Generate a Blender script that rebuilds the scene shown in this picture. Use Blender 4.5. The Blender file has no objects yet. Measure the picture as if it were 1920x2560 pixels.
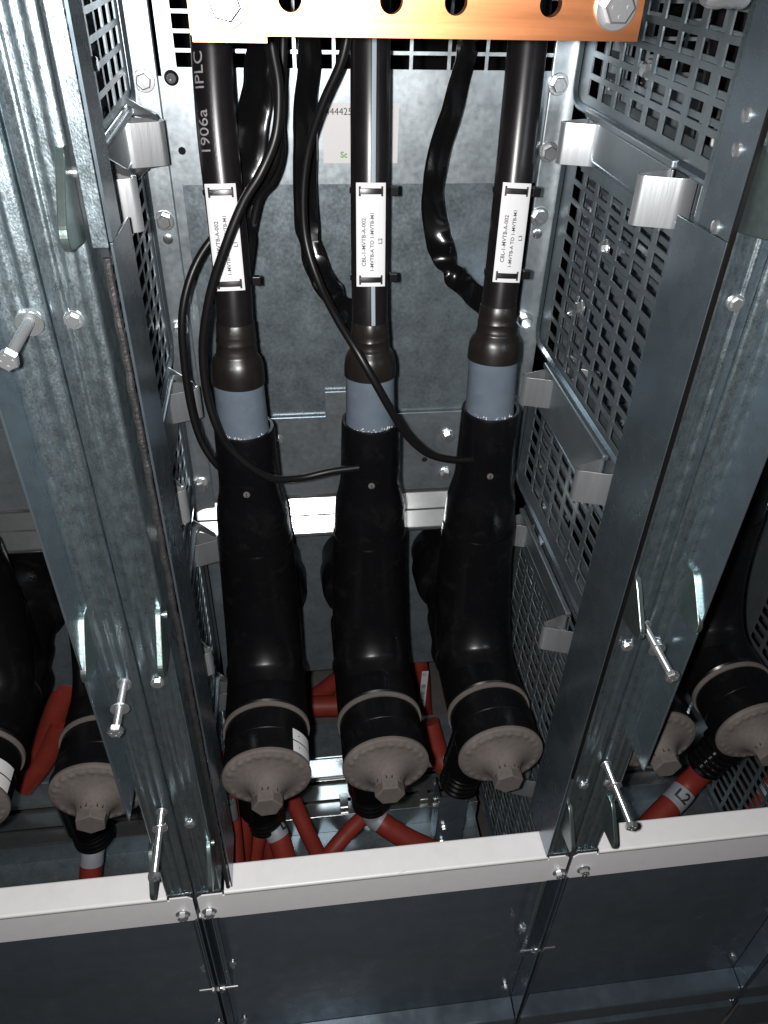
import bpy, bmesh, math, random
from mathutils import Vector, Matrix
random.seed(7)
S = bpy.context.scene
COL = S.collection

# ------------------------------------------------------------------ camera
R = ((0.99195347, -0.12392931, 0.02588135), (-0.05480359, -0.6046094, -0.79463453), (0.11412662, 0.78682209, -0.60653616))
CAM = Vector((0.1405827, -0.45535349, 0.88731908))
F = 1931.15
cd = bpy.data.cameras.new('camera'); cam = bpy.data.objects.new('camera', cd); COL.objects.link(cam)
cd.sensor_fit = 'VERTICAL'; cd.sensor_height = 36.0; cd.sensor_width = 27.0
cd.lens = F / 2560 * 36.0; cd.clip_start = 0.01; cd.clip_end = 100
rx, ry, rz = Vector(R[0]), -Vector(R[1]), -Vector(R[2])
M = Matrix(((rx.x, ry.x, rz.x), (rx.y, ry.y, rz.y), (rx.z, ry.z, rz.z))).to_4x4(); M.translation = CAM
cam.matrix_world = M
S.camera = cam

# ------------------------------------------------------------------ light: a dark switch room and the phone's flash
w = bpy.data.worlds.new('World'); S.world = w; w.use_nodes = True
w.node_tree.nodes['Background'].inputs[0].default_value = (0.55, 0.62, 0.75, 1)
w.node_tree.nodes['Background'].inputs[1].default_value = 0.014
ld = bpy.data.lights.new('flash', 'POINT'); ld.energy = 40; ld.shadow_soft_size = 0.006; ld.color = (1.0, 0.985, 0.97)
lo = bpy.data.objects.new('flash', ld); COL.objects.link(lo); lo.location = CAM + rx * -0.022 + ry * 0.004
S.view_settings.view_transform = 'Standard'; S.view_settings.look = 'None'
S.view_settings.exposure = 0.0; S.view_settings.gamma = 1.0
S.cycles.max_bounces = 8

# ------------------------------------------------------------------ materials
MAT = {}
def nt(name):
    m = bpy.data.materials.new(name); m.use_nodes = True; MAT[name] = m
    return m, m.node_tree.nodes, m.node_tree.links, m.node_tree.nodes['Principled BSDF']
def plain(name, col, rough=0.5, metal=0.0, spec=0.5, bump=0.0, bscale=600, var=0.0, vscale=60, stretch=(1, 1, 1), rvar=0.0, streak=0.0, dust=0.0, dcol=(.075, .070, .066), dscale=28):
    m, n, l, b = nt(name)
    b.inputs['Base Color'].default_value = (*col, 1); b.inputs['Roughness'].default_value = rough
    b.inputs['Metallic'].default_value = metal; b.inputs['Specular IOR Level'].default_value = spec
    tc = n.new('ShaderNodeTexCoord'); mp = n.new('ShaderNodeMapping'); mp.inputs['Scale'].default_value = stretch
    l.new(tc.outputs['Object'], mp.inputs[0])
    if var or rvar:
        nz = n.new('ShaderNodeTexNoise'); nz.inputs['Scale'].default_value = vscale; nz.inputs['Detail'].default_value = 6
        l.new(mp.outputs[0], nz.inputs['Vector'])
        nz2 = n.new('ShaderNodeTexNoise'); nz2.inputs['Scale'].default_value = vscale * 0.17; nz2.inputs['Detail'].default_value = 4
        l.new(mp.outputs[0], nz2.inputs['Vector'])
        ad = n.new('ShaderNodeMath'); ad.operation = 'ADD'; l.new(nz.outputs[0], ad.inputs[0]); l.new(nz2.outputs[0], ad.inputs[1])
        if var:
            mr = n.new('ShaderNodeMapRange'); l.new(ad.outputs[0], mr.inputs[0])
            mr.inputs[1].default_value = 0.65; mr.inputs[2].default_value = 1.35; mr.inputs[3].default_value = 1 - var; mr.inputs[4].default_value = 1 + var
            mx = n.new('ShaderNodeMix'); mx.data_type = 'RGBA'; mx.blend_type = 'MULTIPLY'; mx.inputs[0].default_value = 1
            mx.inputs[6].default_value = (*col, 1); l.new(mr.outputs[0], mx.inputs[7]); out = mx.outputs[2]
            if streak:      # rolling marks along the sheet
                ms = n.new('ShaderNodeMapping'); ms.inputs['Scale'].default_value = (1, 1, .035); l.new(tc.outputs['Object'], ms.inputs[0])
                ns = n.new('ShaderNodeTexNoise'); ns.inputs['Scale'].default_value = 330; ns.inputs['Detail'].default_value = 3; l.new(ms.outputs[0], ns.inputs['Vector'])
                m2 = n.new('ShaderNodeMapRange'); l.new(ns.outputs[0], m2.inputs[0]); m2.inputs[1].default_value = .35; m2.inputs[2].default_value = .65
                m2.inputs[3].default_value = 1-streak; m2.inputs[4].default_value = 1+streak
                m3 = n.new('ShaderNodeMix'); m3.data_type = 'RGBA'; m3.blend_type = 'MULTIPLY'; m3.inputs[0].default_value = 1
                l.new(out, m3.inputs[6]); l.new(m2.outputs[0], m3.inputs[7]); out = m3.outputs[2]
            l.new(out, b.inputs['Base Color'])
        if rvar:
            mr = n.new('ShaderNodeMapRange'); l.new(ad.outputs[0], mr.inputs[0])
            mr.inputs[1].default_value = 0.65; mr.inputs[2].default_value = 1.35; mr.inputs[3].default_value = max(0.05, rough - rvar); mr.inputs[4].default_value = min(1, rough + rvar)
            l.new(mr.outputs[0], b.inputs['Roughness'])
    if dust:            # patches of dust and smears
        nd = n.new('ShaderNodeTexNoise'); nd.inputs['Scale'].default_value = dscale; nd.inputs['Detail'].default_value = 9; nd.inputs['Roughness'].default_value = .68; nd.inputs['Distortion'].default_value = .6
        l.new(tc.outputs['Object'], nd.inputs['Vector'])
        rd = n.new('ShaderNodeMapRange'); l.new(nd.outputs[0], rd.inputs[0]); rd.inputs[1].default_value = .53; rd.inputs[2].default_value = .78; rd.inputs[3].default_value = 0; rd.inputs[4].default_value = dust
        md = n.new('ShaderNodeMix'); md.data_type = 'RGBA'; l.new(rd.outputs[0], md.inputs[0]); md.inputs[7].default_value = (*dcol, 1)
        if b.inputs['Base Color'].links: l.new(b.inputs['Base Color'].links[0].from_socket, md.inputs[6])
        else: md.inputs[6].default_value = (*col, 1)
        l.new(md.outputs[2], b.inputs['Base Color'])
    if bump:
        nb = n.new('ShaderNodeTexNoise'); nb.inputs['Scale'].default_value = bscale; nb.inputs['Detail'].default_value = 3
        l.new(mp.outputs[0], nb.inputs['Vector'])
        bp = n.new('ShaderNodeBump'); bp.inputs['Strength'].default_value = bump; bp.inputs['Distance'].default_value = 0.001
        l.new(nb.outputs[0], bp.inputs['Height']); l.new(bp.outputs[0], b.inputs['Normal'])
    return m
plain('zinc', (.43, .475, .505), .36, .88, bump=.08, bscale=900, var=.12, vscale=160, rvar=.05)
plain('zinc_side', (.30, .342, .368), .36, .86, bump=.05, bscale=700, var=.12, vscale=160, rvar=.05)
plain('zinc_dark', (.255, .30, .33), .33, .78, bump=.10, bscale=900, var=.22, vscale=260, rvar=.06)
plain('zinc_post', (.33, .398, .428), .32, .955, bump=.16, bscale=1000, var=.16, vscale=900, stretch=(1, 1, .6), rvar=.07, streak=.13, dust=.18, dcol=(.16, .19, .20), dscale=90)
plain('zinc_flat', (.225, .28, .32), .27, .88, bump=.015, bscale=200, var=.10, vscale=50, rvar=.04, dust=.2, dcol=(.3, .33, .35), dscale=14)
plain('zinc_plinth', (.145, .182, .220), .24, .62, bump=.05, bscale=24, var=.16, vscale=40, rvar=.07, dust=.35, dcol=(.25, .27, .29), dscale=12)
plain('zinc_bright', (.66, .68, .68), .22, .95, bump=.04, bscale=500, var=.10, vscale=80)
plain('zinc_clip', (.56, .58, .60), .34, .85, bump=.10, bscale=420, var=.16, vscale=160, stretch=(1, 1, .10))
plain('zinc_latch', (.20, .255, .245), .34, .92, bump=.10, bscale=600, var=.2, vscale=200)
plain('bolt_steel', (.70, .71, .72), .27, .92, bump=.03, bscale=900)
plain('bolt_dark', (.10, .10, .105), .25, .9)
plain('sheath', (.0062, .0050, .0056), .30, 0, .34, bump=.02, bscale=900, var=.2, vscale=80, dust=.25, dcol=(.03, .028, .027), dscale=40)
plain('thin_sheath', (.0042, .0036, .0038), .38, 0, .28)
plain('shrink', (.0092, .0072, .0064), .34, 0, .38, bump=.08, bscale=180, var=.35, vscale=90)
plain('sleeve_film', (.0030, .0028, .0031), .20, 0, .34, bump=.05, bscale=60)
plain('silicone', (.086, .106, .132), .48, 0, .32, bump=.10, bscale=120, var=.14, vscale=40, rvar=.12, dust=.30, dcol=(.17, .19, .21), dscale=60)
plain('rubber', (.0028, .0028, .0033), .30, 0, .24, bump=.04, bscale=300, rvar=.10, vscale=30, dust=.22, dcol=(.034, .032, .031), dscale=34)
plain('rubber_gland', (.004, .004, .0045), .18, 0, .45)
plain('cap_plastic', (.092, .079, .072), .78, 0, .20, bump=.16, bscale=1300, var=.16, vscale=260, dust=.35, dcol=(.14, .125, .115), dscale=45)
plain('red_jacket', (.175, .022, .015), .5, 0, .30, var=.18, vscale=60, dust=.35, dcol=(.09, .045, .04), dscale=40)
plain('band', (.22, .235, .265), .5)
plain('paint', (.79, .775, .785), .36, 0, .45, bump=.04, bscale=1400, var=.03, vscale=70, dust=.20, dcol=(.58, .56, .55), dscale=26)
plain('label', (.50, .50, .51), .55, 0, .3)
plain('sticker', (.52, .505, .51), .5)
plain('ink', (.012, .012, .014), .6)
plain('ink_green', (.12, .26, .04), .6)
plain('print_grey', (.20, .19, .20), .6)
plain('stripe', (.20, .23, .265), .5)
plain('foam', (.013, .012, .012), .6, 0, .5, bump=1.0, bscale=420, var=.6, vscale=620)
plain('void', (.012, .011, .011), .9, 0, .1)
plain('floor_sheet', (.10, .092, .088), .55, .3, bump=.1, bscale=300, var=.2, vscale=60)
plain('copper', (.55, .215, .092), .38, 1.0, bump=.08, bscale=170, var=.14, vscale=50, stretch=(.10, 1, 1.8), rvar=.06, dust=.30, dcol=(.32, .14, .08), dscale=70)

# ------------------------------------------------------------------ geometry helpers
def px(x, y, ax, v):
    """point of the real plane {axis=v} seen at photo pixel (x, y): used to take dimensions off the photo"""
    d = Vector(((x - 960), (y - 1280), F))
    d = Vector((R[0][0]*d.x + R[1][0]*d.y + R[2][0]*d.z, R[0][1]*d.x + R[1][1]*d.y + R[2][1]*d.z, R[0][2]*d.x + R[1][2]*d.y + R[2][2]*d.z))
    return CAM + d * ((v - CAM[ax]) / d[ax])
D = 1.1573
def pd(x, y, ax, v): return px(x * D, y * D, ax, v)
ROOT = {}
def rootloc(o):
    while o.parent: o = o.parent
    return o.location
def thing(name, loc, label, cat, group=None):
    o = bpy.data.objects.new(name, None); COL.objects.link(o); o.location = loc; o.empty_display_size = .02
    tag(o, label, cat, group); return o
def tag(o, label, cat, group=None):
    o['label'] = label; o['category'] = cat
    if group: o['group'] = group
    return o
def link(name, bm, mat, parent=None, smooth=True, bevel=0, solid=0, angle=35):
    me = bpy.data.meshes.new(name)
    off = rootloc(parent) if parent else None
    if off is not None:
        for v in bm.verts: v.co -= off
    bmesh.ops.recalc_face_normals(bm, faces=bm.faces)
    bm.to_mesh(me); bm.free()
    me.materials.append(MAT[mat])
    if smooth:
        me.shade_smooth(); me.set_sharp_from_angle(angle=math.radians(angle))
    o = bpy.data.objects.new(name, me); COL.objects.link(o)
    if parent: o.parent = parent
    if solid:
        sm = o.modifiers.new('solid', 'SOLIDIFY'); sm.thickness = solid; sm.offset = 0
    if bevel:
        bv = o.modifiers.new('bevel', 'BEVEL'); bv.width = bevel; bv.segments = 2; bv.limit_method = 'ANGLE'; bv.angle_limit = math.radians(50)
    if smooth and (solid or bevel):
        wn = o.modifiers.new('normals', 'WEIGHTED_NORMAL'); wn.keep_sharp = True; wn.weight = 80
    return o
def copy_tree(o, delta, parent=None, label=None, group=None):
    c = o.copy(); COL.objects.link(c)
    if parent: c.parent = parent
    else:
        c.location = o.location + Vector(delta)
        if label: c['label'] = label
        if group: c['group'] = group
    for ch in list(o.children): copy_tree(ch, delta, c)
    return c
def box(bm, x0, x1, y0, y1, z0, z1):
    v = [bm.verts.new(p) for p in ((x0,y0,z0),(x1,y0,z0),(x1,y1,z0),(x0,y1,z0),(x0,y0,z1),(x1,y0,z1),(x1,y1,z1),(x0,y1,z1))]
    for f in ((0,3,2,1),(4,5,6,7),(0,1,5,4),(1,2,6,5),(2,3,7,6),(3,0,4,7)): bm.faces.new([v[i] for i in f])
    return bm
def frame(d):
    d = Vector(d).normalized()
    a = Vector((0, 0, 1)) if abs(d.z) < .9 else Vector((1, 0, 0))
    u = d.cross(a).normalized(); return d, u, d.cross(u).normalized()
def lathe(bm, o, d, prof, seg=32, phase=0, cap=True, wob=None):
    o = Vector(o); d, u, v = frame(d); rings = []
    for t, r in prof:
        rr = []
        for i in range(seg):
            a = phase + 2*math.pi*i/seg
            k = r * (wob(t, r, i) if wob else 1)
            rr.append(bm.verts.new(o + d*t + (u*math.cos(a) + v*math.sin(a))*k))
        rings.append(rr)
    for a, b in zip(rings, rings[1:]):
        for i in range(seg): bm.faces.new((a[i], a[(i+1)%seg], b[(i+1)%seg], b[i]))
    if cap:
        bm.faces.new(rings[0]); bm.faces.new(rings[-1])
    return bm
def spline(pts, n=10):
    P = [Vector(p) for p in pts]; P = [P[0]*2 - P[1]] + P + [P[-1]*2 - P[-2]]; out = []
    for i in range(1, len(P)-2):
        a, b, c, d = P[i-1:i+3]
        for k in range(n):
            t = k/n
            out.append(.5*((2*b) + (c-a)*t + (2*a-5*b+4*c-d)*t*t + (3*b-a-3*c+d)*t**3))
    out.append(P[-2]); return out
def tube(bm, pts, r, seg=14, n=10, flat=None, prof=None):
    """swept tube; flat=(w,t,updir) makes a flattened section, prof(s) scales the radius"""
    p = spline(pts, n); rings = []; u = None
    for i, q in enumerate(p):
        d = (p[min(i+1, len(p)-1)] - p[max(i-1, 0)]).normalized()
        if u is None: u = frame(d)[1]
        u = (u - d*u.dot(d)).normalized(); v = d.cross(u)
        if flat:
            v = (Vector(flat[2]) - d*Vector(flat[2]).dot(d)).normalized(); u = v.cross(d)
        k = prof(i/(len(p)-1)) if prof else 1
        rr = []
        for j in range(seg):
            a = 2*math.pi*j/seg; ca, sa = math.cos(a), math.sin(a)
            if flat:
                ca = math.copysign(abs(ca)**.6, ca); sa = math.copysign(abs(sa)**.6, sa)
                rr.append(bm.verts.new(q + u*ca*flat[0]*k + v*sa*flat[1]))
            else: rr.append(bm.verts.new(q + (u*ca + v*sa)*r*k))
        rings.append(rr)
    for a, b in zip(rings, rings[1:]):
        for i in range(seg): bm.faces.new((a[i], a[(i+1)%seg], b[(i+1)%seg], b[i]))
    bm.faces.new(rings[0]); bm.faces.new(rings[-1]); return bm
def sheet(bm, us, vs, hole, fn):
    """flat sheet on the grid us x vs, leaving out cells where hole(i,j)"""
    V = {}
    def g(i, j):
        if (i, j) not in V: V[i, j] = bm.verts.new(fn(us[i], vs[j]))
        return V[i, j]
    for i in range(len(us)-1):
        for j in range(len(vs)-1):
            if not hole(i, j): bm.faces.new((g(i, j), g(i+1, j), g(i+1, j+1), g(i, j+1)))
    return bm
def extrude_prof(bm, pts, fn, a, b):
    """open polyline pts extruded between a and b; fn(p, t) -> xyz"""
    A = [bm.verts.new(fn(p, a)) for p in pts]; B = [bm.verts.new(fn(p, b)) for p in pts]
    for i in range(len(pts)-1): bm.faces.new((A[i], A[i+1], B[i+1], B[i]))
    return bm
def poly(bm, pts, fn, a, b):
    A = [bm.verts.new(fn(p, a)) for p in pts]; B = [bm.verts.new(fn(p, b)) for p in pts]; n = len(pts)
    bm.faces.new(A); bm.faces.new(list(reversed(B)))
    for i in range(n): bm.faces.new((A[i], B[i], B[(i+1)%n], A[(i+1)%n]))
    return bm
def rnd(pts, r, n=4):
    """round the corners of a closed 2-D polygon"""
    out = []; N = len(pts)
    for i in range(N):
        p, a, b = Vector(pts[i]), Vector(pts[i-1]), Vector(pts[(i+1)%N])
        k = min(r, (a-p).length*.45, (b-p).length*.45)
        s, e = p + (a-p).normalized()*k, p + (b-p).normalized()*k
        for t in range(n+1):
            t /= n; out.append(tuple(s*(1-t)**2 + p*2*t*(1-t) + e*t*t))
    return out
def bend(pts, r, n=4):
    """round the inner corners of an open 2-D polyline"""
    out = [tuple(pts[0])]
    for i in range(1, len(pts)-1):
        p, a, b = Vector(pts[i]), Vector(pts[i-1]), Vector(pts[i+1])
        k = min(r, (a-p).length*.48, (b-p).length*.48)
        s, e = p + (a-p).normalized()*k, p + (b-p).normalized()*k
        for t in range(n+1):
            t /= n; out.append(tuple(s*(1-t)**2 + p*2*t*(1-t) + e*t*t))
    out.append(tuple(pts[-1])); return out
def hexbolt(bm, o, d, r=.0075, h=.006, washer=True, marks=False):
    """flange washer and six-sided head"""
    if washer: lathe(bm, o, d, [(0, r*1.38), (.0012, r*1.38), (.0016, r*1.30)], 24)
    ph = random.uniform(0, 1)
    lathe(bm, o, d, [(.001, r), (.001+h*.85, r), (.001+h, r*.86)], 6, ph)
    if marks:
        dd, u, v = frame(d)
        for k in range(4):
            a = k*1.6; lathe(bm, Vector(o) + (u*math.cos(a)+v*math.sin(a))*r*.5, d, [(.001+h*.9, r*.16), (.0013+h, r*.12)], 8)
    return bm
def bolt(parent, o, d, mat='bolt_steel', name='bolt', **k): return link(name, hexbolt(bmesh.new(), o, d, **k), mat, parent, angle=25)
def text(parent, s, size, o, right, up, mat='ink', name='lettering', depth=.0001, wrap=None, align='LEFT', bold=0):
    cu = bpy.data.curves.new('t', 'FONT'); cu.body = s; cu.size = size; cu.extrude = depth; cu.align_x = align; cu.align_y = 'BOTTOM_BASELINE'; cu.resolution_u = 3
    cu.offset = bold
    t = bpy.data.objects.new('t', cu); COL.objects.link(t)
    bpy.context.view_layer.update()
    me = bpy.data.meshes.new_from_object(t.evaluated_get(bpy.context.evaluated_depsgraph_get()))
    bpy.data.objects.remove(t); bpy.data.curves.remove(cu)
    bm = bmesh.new(); bm.from_mesh(me); bpy.data.meshes.remove(me)
    right = Vector(right).normalized(); up = Vector(up).normalized(); nrm = right.cross(up)
    if wrap: bmesh.ops.subdivide_edges(bm, edges=bm.edges, cuts=1)
    for v in bm.verts:
        q = Vector(o) + right*v.co.x + up*v.co.y + nrm*v.co.z
        v.co = wrap(q, v.co.z) if wrap else q
    return link(name, bm, mat, parent, smooth=False)

U = .448            # cubicle pitch
X0, X1 = .0020, .4500  # the two seams between neighbouring cubicles
BACK = .37

# ================================================================== back panels
def back_panel(dx, full, label, group='rear sheets of the three cubicles'):
    t = thing('back_panel', (.2235+dx, BACK, .3), label, 'back panel', group)
    # main sheet with the big window, the notch in its lower edge
    us = [.013, .036, .0475, .1842, .2090, .4120, .434]; vs = [.2880, .4038, .4372, .6749, .7700]
    def hole(i, j): return (2 <= i <= 4 and 1 <= j <= 2) and not (i == 3 and j == 1)
    bm = sheet(bmesh.new(), us, vs, hole, lambda u, v: (u+dx, BACK, v)); link('front_sheet', bm, 'zinc', t, False, solid=.0022)
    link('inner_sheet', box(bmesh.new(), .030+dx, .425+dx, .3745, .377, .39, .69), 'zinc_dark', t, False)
    # corner flanges, gently rounded folds
    for s, xa, xb in ((1, .0125, .0375), (-1, .4345, .409)):
        pr = bend([(xa, .3620), (xa+s*.010, .3650), (xb-s*.004, .3655), (xb, .3655), (xb, .3685)], .004)
        link('corner_flange', extrude_prof(bmesh.new(), pr, lambda p, z: (p[0]+dx, p[1], z), .262, 1.0), 'zinc', t, solid=.0012)
    # vent sheet overlapping the top
    us = [.0415, .0558]
    for k in range(10): us += [.0558+.0362*k+.033, .0558+.0362*(k+1)]
    us = us[:-1] + [.408]; us = [u for u in us if u < .405] + [.4085]
    vs = [.7612, .7778]
    for k in range(12): vs += [.7778+.0149*k+.0118, .7778+.0149*(k+1)]
    vs.append(vs[-1]+.02)
    link('vent_grille', sheet(bmesh.new(), us, vs, lambda i, j: i % 2 == 1 and j % 2 == 1, lambda u, v: (u+dx, .3662, v)), 'zinc', t, False, solid=.0014)
    # folded ledge under the main sheet
    pr = bend([(BACK, .297), (BACK, .2825), (.3555, .2642), (.3570, .2622), (.3418, .2430), (.3418, .2385), (.385, .2360)], .0022)
    link('ledge', extrude_prof(bmesh.new(), pr, lambda p, x: (x, p[0], p[1]), .014+dx, .433+dx), 'zinc_bright', t, solid=.0012)
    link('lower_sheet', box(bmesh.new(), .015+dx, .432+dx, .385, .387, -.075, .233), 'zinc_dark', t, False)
    # flange bolts
    for x in (.0255, .4165):
        for z, k in ((.7670, 0), (.7060, 1), (.6420, 0), (.5250, 1), (.4180, 1), (.3160, 1)):
            bolt(t, (x+dx, .3645, z), (0, -1, 0), r=.0072, h=.006 if k == 0 else .009, marks=(k == 0))
        bm = lathe(bmesh.new(), (x+dx+.001, .3652, .6235), (0, -1, 0), [(0, .0052), (.0012, .0052), (.0016, .0045)], 20); link('pressed_dimple', bm, 'zinc_bright', t)
    for x, z in ((.3395, .3685), (.3395, .3105), (.1230, .3720)): bolt(t, (x+dx, .3688, z), (0, -1, 0), r=.0066, h=.007)
    bm = lathe(bmesh.new(), (.0502+dx, .3652, .7695), (0, -1, 0), [(0, .0066), (.002, .0066), (.0045, .0042), (.0045, .0022), (.002, .002)], 24); link('pan_screw', bm, 'bolt_dark', t)
    for x, z in ((.0512, .7065), (.3110, .3345)): link('round_hole', lathe(bmesh.new(), (x+dx, .3686, z), (0, -1, 0), [(0, .0036), (.0002, .0036)], 20), 'void', t)
    return t
bp = back_panel(0, True, 'galvanised rear sheet with vent grille behind the three central black cables')
back_panel(-U, False, 'galvanised rear sheet at the far left edge, behind the left steel post')
back_panel(U, False, 'galvanised rear sheet glimpsed through the right perforated wall')
# rating sticker
t = thing('sticker', px(916, 330, 1, .3686), 'off-white rating sticker behind the middle cable on the rear sheet', 'sticker')
a, b = px(806, 257, 1, .3686), px(993, 407, 1, .3686)
link('sheet', box(bmesh.new(), a.x, b.x, .3680, .3688, b.z, a.z), 'sticker', t, False)
p = px(815, 287, 1, .3678); text(t, '444425', .0088, (p.x-.0008, .3678, p.z), (1, 0, 0), (0, 0, 1))
p = px(851, 394, 1, .3678); text(t, 'Sc', .0078, (p.x, .3678, p.z), (1, 0, 0), (0, 0, 1), 'ink_green', bold=.0002)

# ================================================================== perforated side walls
PY, PZ = .0335, .0179
def perf(bm, xf, ya, yb, za, zb, y_last, z_first, ny, nz, s, xlip):
    """one perforated field with a turned-in rim; holes counted from the rear edge y_last downwards"""
    us = [ya]
    for k in range(ny-1, -1, -1): us += [y_last - k*PY - .0268, y_last - k*PY]
    us.append(yb)
    vs = [za]
    for k in range(nz-1, -1, -1): vs += [z_first - k*PZ, z_first - k*PZ + .0131]
    vs.append(zb)
    us = [u for u in us]
    sheet(bm, us, vs, lambda i, j: i % 2 == 1 and j % 2 == 1, lambda u, v: (xf, u, v))
def side_wall(xf, s, label, group, zf, seed=0):
    """xf wall plane, s=+1 when it faces +X (a left wall)"""
    t = thing('perforated_wall', (xf, .2, .4), label, 'side panel', group)
    yl = .3260 if s < 0 else .3350
    for za, zb, z1, nz in ((.752, 1.02, .7643 if s < 0 else .7637, 14), (.503, .716, .6908 if s < 0 else .6870, 11), (.312, .440, .4225, 6), (.012, .262, .2424, 13), (-.30, -.03, -.05, 14)):
        n = nz if za != .752 else 14
        if za == .752:
            us_first = z1 + 13*PZ; bm = bmesh.new(); perf(bm, xf, .012, .352, za, z1 + 14*PZ, yl, us_first, 9, 14, s, 0)
        else:
            bm = bmesh.new(); perf(bm, xf, .012, .352, za, zb, yl if za > .3 else yl-.03 if s < 0 else yl-.012, z1, 9 if za > .3 else 8, nz, s, 0)
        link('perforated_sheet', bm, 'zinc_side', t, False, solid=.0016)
        # raised rim around each field
        top = min(zb, 1.0)
        rp = rnd([(.3560, za+.000), (.3560, top), (.016, top), (.016, za)], .020, 6)
        rim = bmesh.new(); loop = [Vector((xf + s*.0015, p[0], p[1])) for p in rp]
        rings = []
        for q in range(len(loop)):
            c = loop[q]; rings.append(c)
        n = len(rings)
        off = (-.004, -.0012, .0012, .004); dep = (0, .0032, .0032, 0)
        cen = Vector((xf, .19, (za+top)/2)); V = []
        for q in range(n):
            a, b = rings[q-1], rings[(q+1) % n]; tg = (b-a).normalized(); nn = Vector((0, -tg.z, tg.y))
            if nn.dot(rings[q]-cen) < 0: nn = -nn
            V.append([rim.verts.new(rings[q] + nn*o + Vector((s*dd, 0, 0))) for o, dd in zip(off, dep)])
        for q in range(n):
            for k in range(3): rim.faces.new((V[q][k], V[(q+1) % n][k], V[(q+1) % n][k+1], V[q][k+1]))
        link('rim_bead', rim, 'zinc_flat', t)
    # flat straps carrying two bent clips each
    for zt, zb, ch in ((.7480, .7030, .0350), (.4925, .4370, .0345), (.2880, .2500, .033), (.012, -.030, .034)):
        bm = bmesh.new(); box(bm, *sorted((xf+s*.0022, xf+s*.0040)), .118, .302, zb, zt)
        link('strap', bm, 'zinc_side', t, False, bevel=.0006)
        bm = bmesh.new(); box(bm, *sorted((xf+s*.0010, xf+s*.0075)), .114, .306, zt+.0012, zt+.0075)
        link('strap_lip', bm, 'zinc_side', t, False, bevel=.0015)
        for y in (.304, .1215):
            pr = bend([(xf+s*.002, y+.008), (xf+s*.0022, y), (xf+s*.034, y-.0115), (xf+s*.0335, y-.0185), (xf+s*.004, y-.0285), (xf-s*.006, y-.025)], .0042, 5)
            link('clip', extrude_prof(bmesh.new(), pr, lambda p, z: (p[0], p[1], z), zt-ch, zt), 'zinc_clip', t, solid=.0014)
            # folded ear above the clip
            if s > 0:
                bm = bmesh.new(); vs = [bm.verts.new(p) for p in ((xf+s*.003, y+.004, zt+.001), (xf+s*.003, y+.006, zt+.014), (xf+s*.028, y-.010, zt+.004), (xf+s*.031, y-.012, zt-.001))]
                bm.faces.new(vs); link('ear', bm, 'zinc_bright', t, False, solid=.0012)
                bm = bmesh.new(); vs = [bm.verts.new(p) for p in ((xf+s*.003, y-.004, zt-ch-.001), (xf+s*.004, y-.002, zt-ch-.016), (xf+s*.016, y-.012, zt-ch-.004), (xf+s*.028, y-.016, zt-ch-.001))]
                bm.faces.new(vs); link('ear', bm, 'zinc_bright', t, False, solid=.0012)
    for y, z in ((.225, .655), (.255, .585), (.21, .80))[:3 if zf < 2 else 1]:
        bolt(t, (xf - s*.004, y, z), (s, 0, 0), r=.0055, h=.006)
    return t
side_wall(.013, 1, 'perforated steel side wall left of the three black cables', 'perforated cubicle side walls', 1)
side_wall(.434, -1, 'perforated steel side wall with bright bent clips, right of the black cables', 'perforated cubicle side walls', 1)
side_wall(.454, 1, 'second perforated wall seen through the holes of the right side wall', 'perforated cubicle side walls', 2)
side_wall(-.007, -1, 'second perforated wall seen through the holes of the left side wall', 'perforated cubicle side walls', 2)
side_wall(.826, -1, 'perforated side wall at the bottom right edge beyond the red cable', 'perforated cubicle side walls', 1)

# ================================================================== posts
def latch(x, z, label, y=-.002):
    t = thing('latch_hook', (x, 0, z), label, 'hook', 'plate hooks on the steel posts')
    pts = rnd([(.010, .003), (-.006, .005), (-.012, .000), (-.038, -.030), (-.036, -.040), (.000, -.046), (.008, -.040)], .0045)
    link('hook_plate', poly(bmesh.new(), pts, lambda p, q: (q, p[0], z+p[1]), x-.0024, x+.0024), 'zinc_latch', t, False, bevel=.0008)
    link('hook_rivet', lathe(bmesh.new(), (x-.0045, .004, z-.010), (1, 0, 0), [(0, .003), (.009, .003)], 12), 'bolt_steel', t)
    return t
def long_bolt(x, z, ln, wy, label):
    t = thing('long_bolt', (x, 0, z), label, 'bolt', 'long cover bolts sticking out of the posts')
    prof = [(-.004, .0032)]
    n = int(ln/.0011)
    for k in range(n): prof += [(k*.0011, .0032), (k*.0011+.00055, .0029)]
    link('threaded_shaft', lathe(bmesh.new(), (x, 0, z), (0, -1, 0), prof, 14), 'bolt_steel', t)
    link('head', hexbolt(bmesh.new(), (x, -ln+.0035, z), (0, -1, 0), r=.0062, h=.0045, washer=False, marks=True), 'bolt_steel', t, angle=25)
    bm = bmesh.new(); lathe(bm, (x, -wy, z-.001), (.06, -1, -.10), [(0, .0033), (0, .0078), (.0013, .0078), (.0013, .0033)], 28, cap=False); link('washer', bm, 'bolt_steel', t)
    bm = bmesh.new(); lathe(bm, (x, -.0005, z), (0, -1, 0), [(0, .0035), (0, .0062), (.0009, .0058), (.0009, .0035)], 24, cap=False); link('retaining_ring', bm, 'bolt_steel', t)
    return t
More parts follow.
